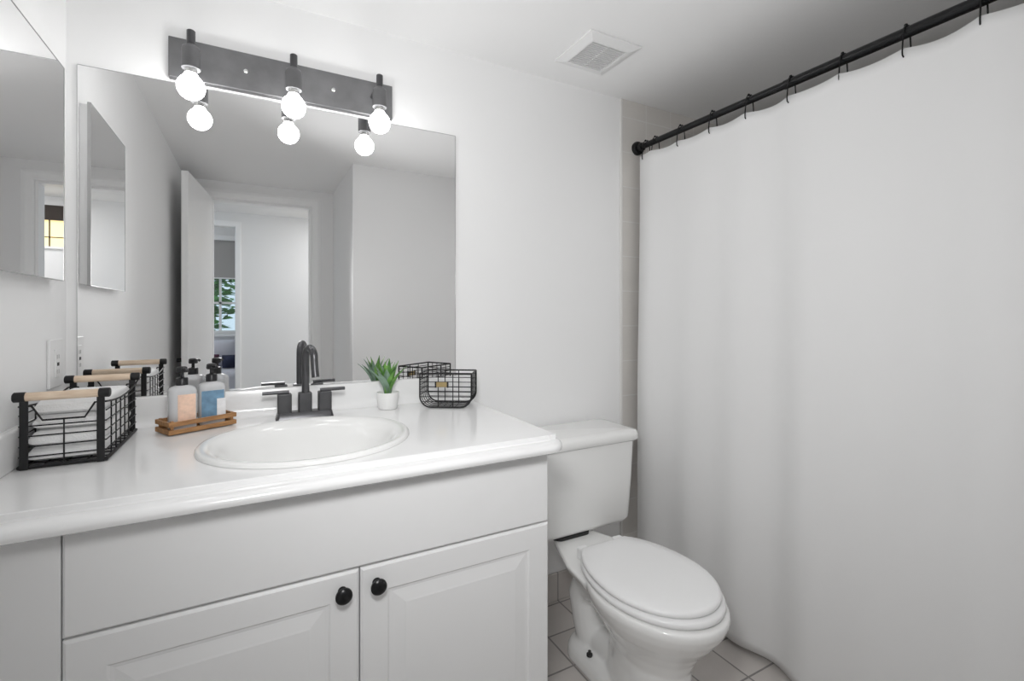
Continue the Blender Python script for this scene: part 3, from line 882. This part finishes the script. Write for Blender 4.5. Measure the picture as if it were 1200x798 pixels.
spec = [(185, .82, .098, .011, .15, 1), (215, .75, .088, .012, .1, 1), (160, .55, .105, .010, .1, 1), (0, .82, .098, .011, .12, 0), (330, .72, .09, .012, .1, 0), (30, .55, .105, .010, .1, 0), (290, .55, .082, .012, .1, 0),
        (250, .50, .088, .012, .1, 1), (90, .45, .10, .010, .1, 0), (120, .42, .095, .010, 0, 1), (315, .30, .10, .011, 0, 0), (60, .2, .108, .010, 0, 0), (230, .24, .102, .010, 0, 0), (180, .35, .105, .010, .05, 0), (350, .38, .105, .010, .05, 0)]
for az, le, ln, wd, cu, g in spec:
    leaf(bmB if g else bmA, radians(az), le, ln * 1.12, wd * 1.35, cu)
obj('green_leaves', bmA, M['leaf'], pl_, smooth=True, angle=30)
o = obj('outer_leaves', bmB, M['leaf_grey'], pl_, smooth=True, angle=30)
o['label'] = 'greyish green outer leaves'

# ------------------------------------------------------------------ small wire basket
SA_ = radians(-32)
sb = thing('wire_basket', 'small empty black wire basket with a brass tag at the right end of the counter', 'basket', (.572, -.130, ZT + .0008), SA_)
bm = bmesh.new()
HW_, HD_, HH = .084, .055, .108
def prof_s(s, z):          # half width at height z (rounded lower corners)
    return None
# side-to-side U profile wires (front to back set)
def uprof(hw, h, r, n=6):
    pts = [(-hw, h), (-hw, r)]
    for k in range(1, n + 1):
        a = pi + (pi / 2) * k / n; pts.append((-hw + r + r * cos(a), r + r * sin(a)))
    for k in range(0, n + 1):
        a = -pi / 2 + (pi / 2) * k / n; pts.append((hw - r + r * cos(a), r + r * sin(a)))
    pts.append((hw, h)); return pts
RR = .036
for y in (-HD_, HD_):
    tube(bm, [(x, y, z + .002) for x, z in uprof(HW_, HH, RR)], .0026, 8)
for k in range(1, 5):
    y = -HD_ + 2 * HD_ * k / 5
    tube(bm, [(x, y, z + .002) for x, z in uprof(HW_, HH, RR)], .0013, 6)
tube(bm, [(x, y, HH + .002) for x, y in ((-HW_, -HD_), (HW_, -HD_), (HW_, HD_), (-HW_, HD_))], .0026, 8, cyclic=True)
up_ = uprof(HW_, HH, RR)
# wires running front to back, on sides and bottom
for z in (.040, .056, .072, .088):
    for s in (-1, 1): tube(bm, [(s * HW_, -HD_, z + .002), (s * HW_, HD_, z + .002)], .0013, 6)
for x in (-.03, -.01, .01, .03): tube(bm, [(x, -HD_, .002), (x, HD_, .002)], .0013, 6)
for s in (-1, 1): tube(bm, [(s * (HW_ - RR * .29), -HD_, RR * .29 + .002), (s * (HW_ - RR * .29), HD_, RR * .29 + .002)], .0018, 6)
# front and back faces: verticals and horizontals
for y in (-HD_, HD_):
    for x in (-.024, .024): tube(bm, [(x, y, .002), (x, y, HH + .002)], .0016, 6)
    for z in (.018, .034, .050, .066, .082, .097):
        hw = HW_ if z > RR else HW_ - RR + math.sqrt(max(0, RR ** 2 - (RR - z) ** 2))
        tube(bm, [(-hw, y, z + .002), (hw, y, z + .002)], .0012, 6)
obj('wire_frame', bm, M['wire'], sb, smooth=True, local=True)
bm = bmesh.new(); box(bm, -.030, .006, -HD_ - .0045, -HD_ - .002, .068, .084)
tg = obj('name_tag', bm, M['brass'], sb, local=True, bevel=.001)
for x in (-.0315, .0075): obj('tag_clip', B(x - .0025, x + .0025, -HD_ - .005, -HD_ - .001, .066, .086), M['wire'], tg, local=True)

# ------------------------------------------------------------------ what the doorway shows in the mirrors
bl = thing('roller_blind', 'grey roller blind half lowered over the bedroom window, seen in the vanity mirror', 'blind', (-.37, BW + .03, 2.04))
obj('blind_cloth', B(WX0 - .02, WX1 + .02, BW + .012, BW + .015, 1.60, 2.04), M['blind'], bl)
obj('head_rail', B(WX0 - .05, WX1 + .05, BW + .004, BW + .055, 2.04, 2.10), M['trim'], bl, bevel=.005)
obj('hem_bar', B(WX0 - .02, WX1 + .02, BW + .008, BW + .019, 1.585, 1.60), M['trim'], bl)
bed = thing('bed', 'bed under a pale blanket below the bedroom window, seen through the doorway in the mirror', 'bed', (-.4, -4.5, 0))
bm = bmesh.new(); box(bm, -1.2, .5, -4.93, -4.15, .30, .56)
obj('mattress', bm, M['blanket'], bed, bevel=.05, bseg=4)
bm = bmesh.new(); box(bm, -1.2, .5, -4.93, -4.15, .10, .30)
obj('bed_base', bm, M['cab_in'], bed, bevel=.01)
for x in (-1.15, .45):
    for y in (-4.88, -4.2): obj('leg', B(x - .03, x + .03, y - .03, y + .03, 0, .10), M['cab_in'], bed)
def cushion(label, x, y, z, s, m, rx, rz):
    bm = bmesh.new()
    bmesh.ops.create_cube(bm, size=1.0)
    bmesh.ops.subdivide_edges(bm, edges=bm.edges[:], cuts=5, use_grid_fill=True)
    for v in bm.verts:
        u, w_ = v.co.x * 2, v.co.z * 2
        f = (1 - abs(u) ** 2.5) * (1 - abs(w_) ** 2.5)
        v.co = Vector((v.co.x * s, v.co.y * (.03 + .16 * max(0, f)) , v.co.z * s))
    bmesh.ops.transform(bm, matrix=Matrix.Rotation(rz, 4, 'Z') @ Matrix.Rotation(rx, 4, 'X'), verts=bm.verts[:])
    o = obj('cushion', bm, m, smooth=True, angle=60, local=True)
    lo = min(v.co.z for v in o.data.vertices)
    o.location = (x, y, z - lo)
    return tag(o, label, 'cushion', 'cushions on the bed')
cushion('pale cushion leaning under the bedroom window sill, topmost in the mirror view', -.34, -4.84, .566, .30, M['blanket'], radians(12), 0)
cushion('dark plum cushion leaning on the bed, seen in the mirror left of the navy one', -.425, -4.62, .566, .15, M['fabric_dark'], radians(15), radians(10))
cushion('navy cushion leaning on the bed, seen in the mirror right of the plum one', -.245, -4.58, .566, .14, M['fabric_navy'], radians(15), radians(-8))

# small bright window of the hall wall, only seen in the medicine cabinet's mirror
bm = bmesh.new()
hx0, hx1, hz0, hz1 = .535, .80, 1.70, 2.06
for a in ((hx0, hx0 + .012, hz0, hz1), (hx1 - .02, hx1, hz0, hz1), (hx0, hx1, hz0, hz0 + .018), (hx0, hx1, hz1 - .02, hz1)): box(bm, a[0], a[1], HW + .001, HW + .02, a[2], a[3])
w2 = struct('window_2', bm, M['trim'])
obj('lit_pane', B(hx0 + .012, hx1 - .02, HW + .002, HW + .008, hz0 + .018, hz1 - .02), M['glow'], w2)
bm = bmesh.new(); box(bm, hx0 + .012, hx1 - .02, HW + .008, HW + .013, 1.79, 1.797); box(bm, .655, .663, HW + .008, HW + .013, hz0 + .018, 1.94)
obj('muntin_bars', bm, M['valance'], w2)
va = obj('window_valance', B(hx0 + .005, hx1 - .005, HW + .021, HW + .04, 1.93, 2.05), M['valance'], bevel=.004)
tag(va, 'dark valance over the small lit hall window, seen in the medicine cabinet mirror', 'valance')

# foliage outside the bedroom window
def tree(label, x, y, h, r, n, seed):
    random.seed(seed)
    t = thing('leafy_tree', label, 'tree', (x, y, -.2), 0, 'trees outside the bedroom window')
    bm = bmesh.new(); tube(bm, [(x, y, -.2), (x + .05, y, h * .5), (x - .03, y, h * .85)], [.08, .06, .03], 10)
    obj('trunk', bm, M['bark'], t, smooth=True)
    bm = bmesh.new()
    for k in range(n):
        while True:
            d = Vector((random.uniform(-1, 1), random.uniform(-1, 1), random.uniform(-1, 1)))
            if d.length < 1: break
        p = Vector((x, y, h * .62)) + Vector((d.x * r, d.y * r, d.z * h * .5))
        q = Matrix.Rotation(random.uniform(0, 6.28), 3, 'Z') @ Matrix.Rotation(random.uniform(-1, 1), 3, 'X')
        s = random.uniform(.05, .1)
        vs = [bm.verts.new(p + q @ Vector(c) * s) for c in ((-1, 0, 0), (0, -.5, .12), (1, 0, 0), (0, .5, .12))]
        bm.faces.new(vs)
    o = obj('foliage', bm, M['tree_leaf'], t); o['kind'] = 'stuff'
tree('leafy green tree outside the bedroom window, left in the mirror view', -.95, -7.0, 2.6, .72, 2600, 5)
tree('leafy green tree outside the bedroom window, right in the mirror view', .75, -7.9, 2.4, .75, 2200, 9)
tag(obj('garden_ground', B(-6, 6, -14, -5.15, -.3, -.2), M['tree_leaf']), 'green ground outside the bedroom window', 'ground')
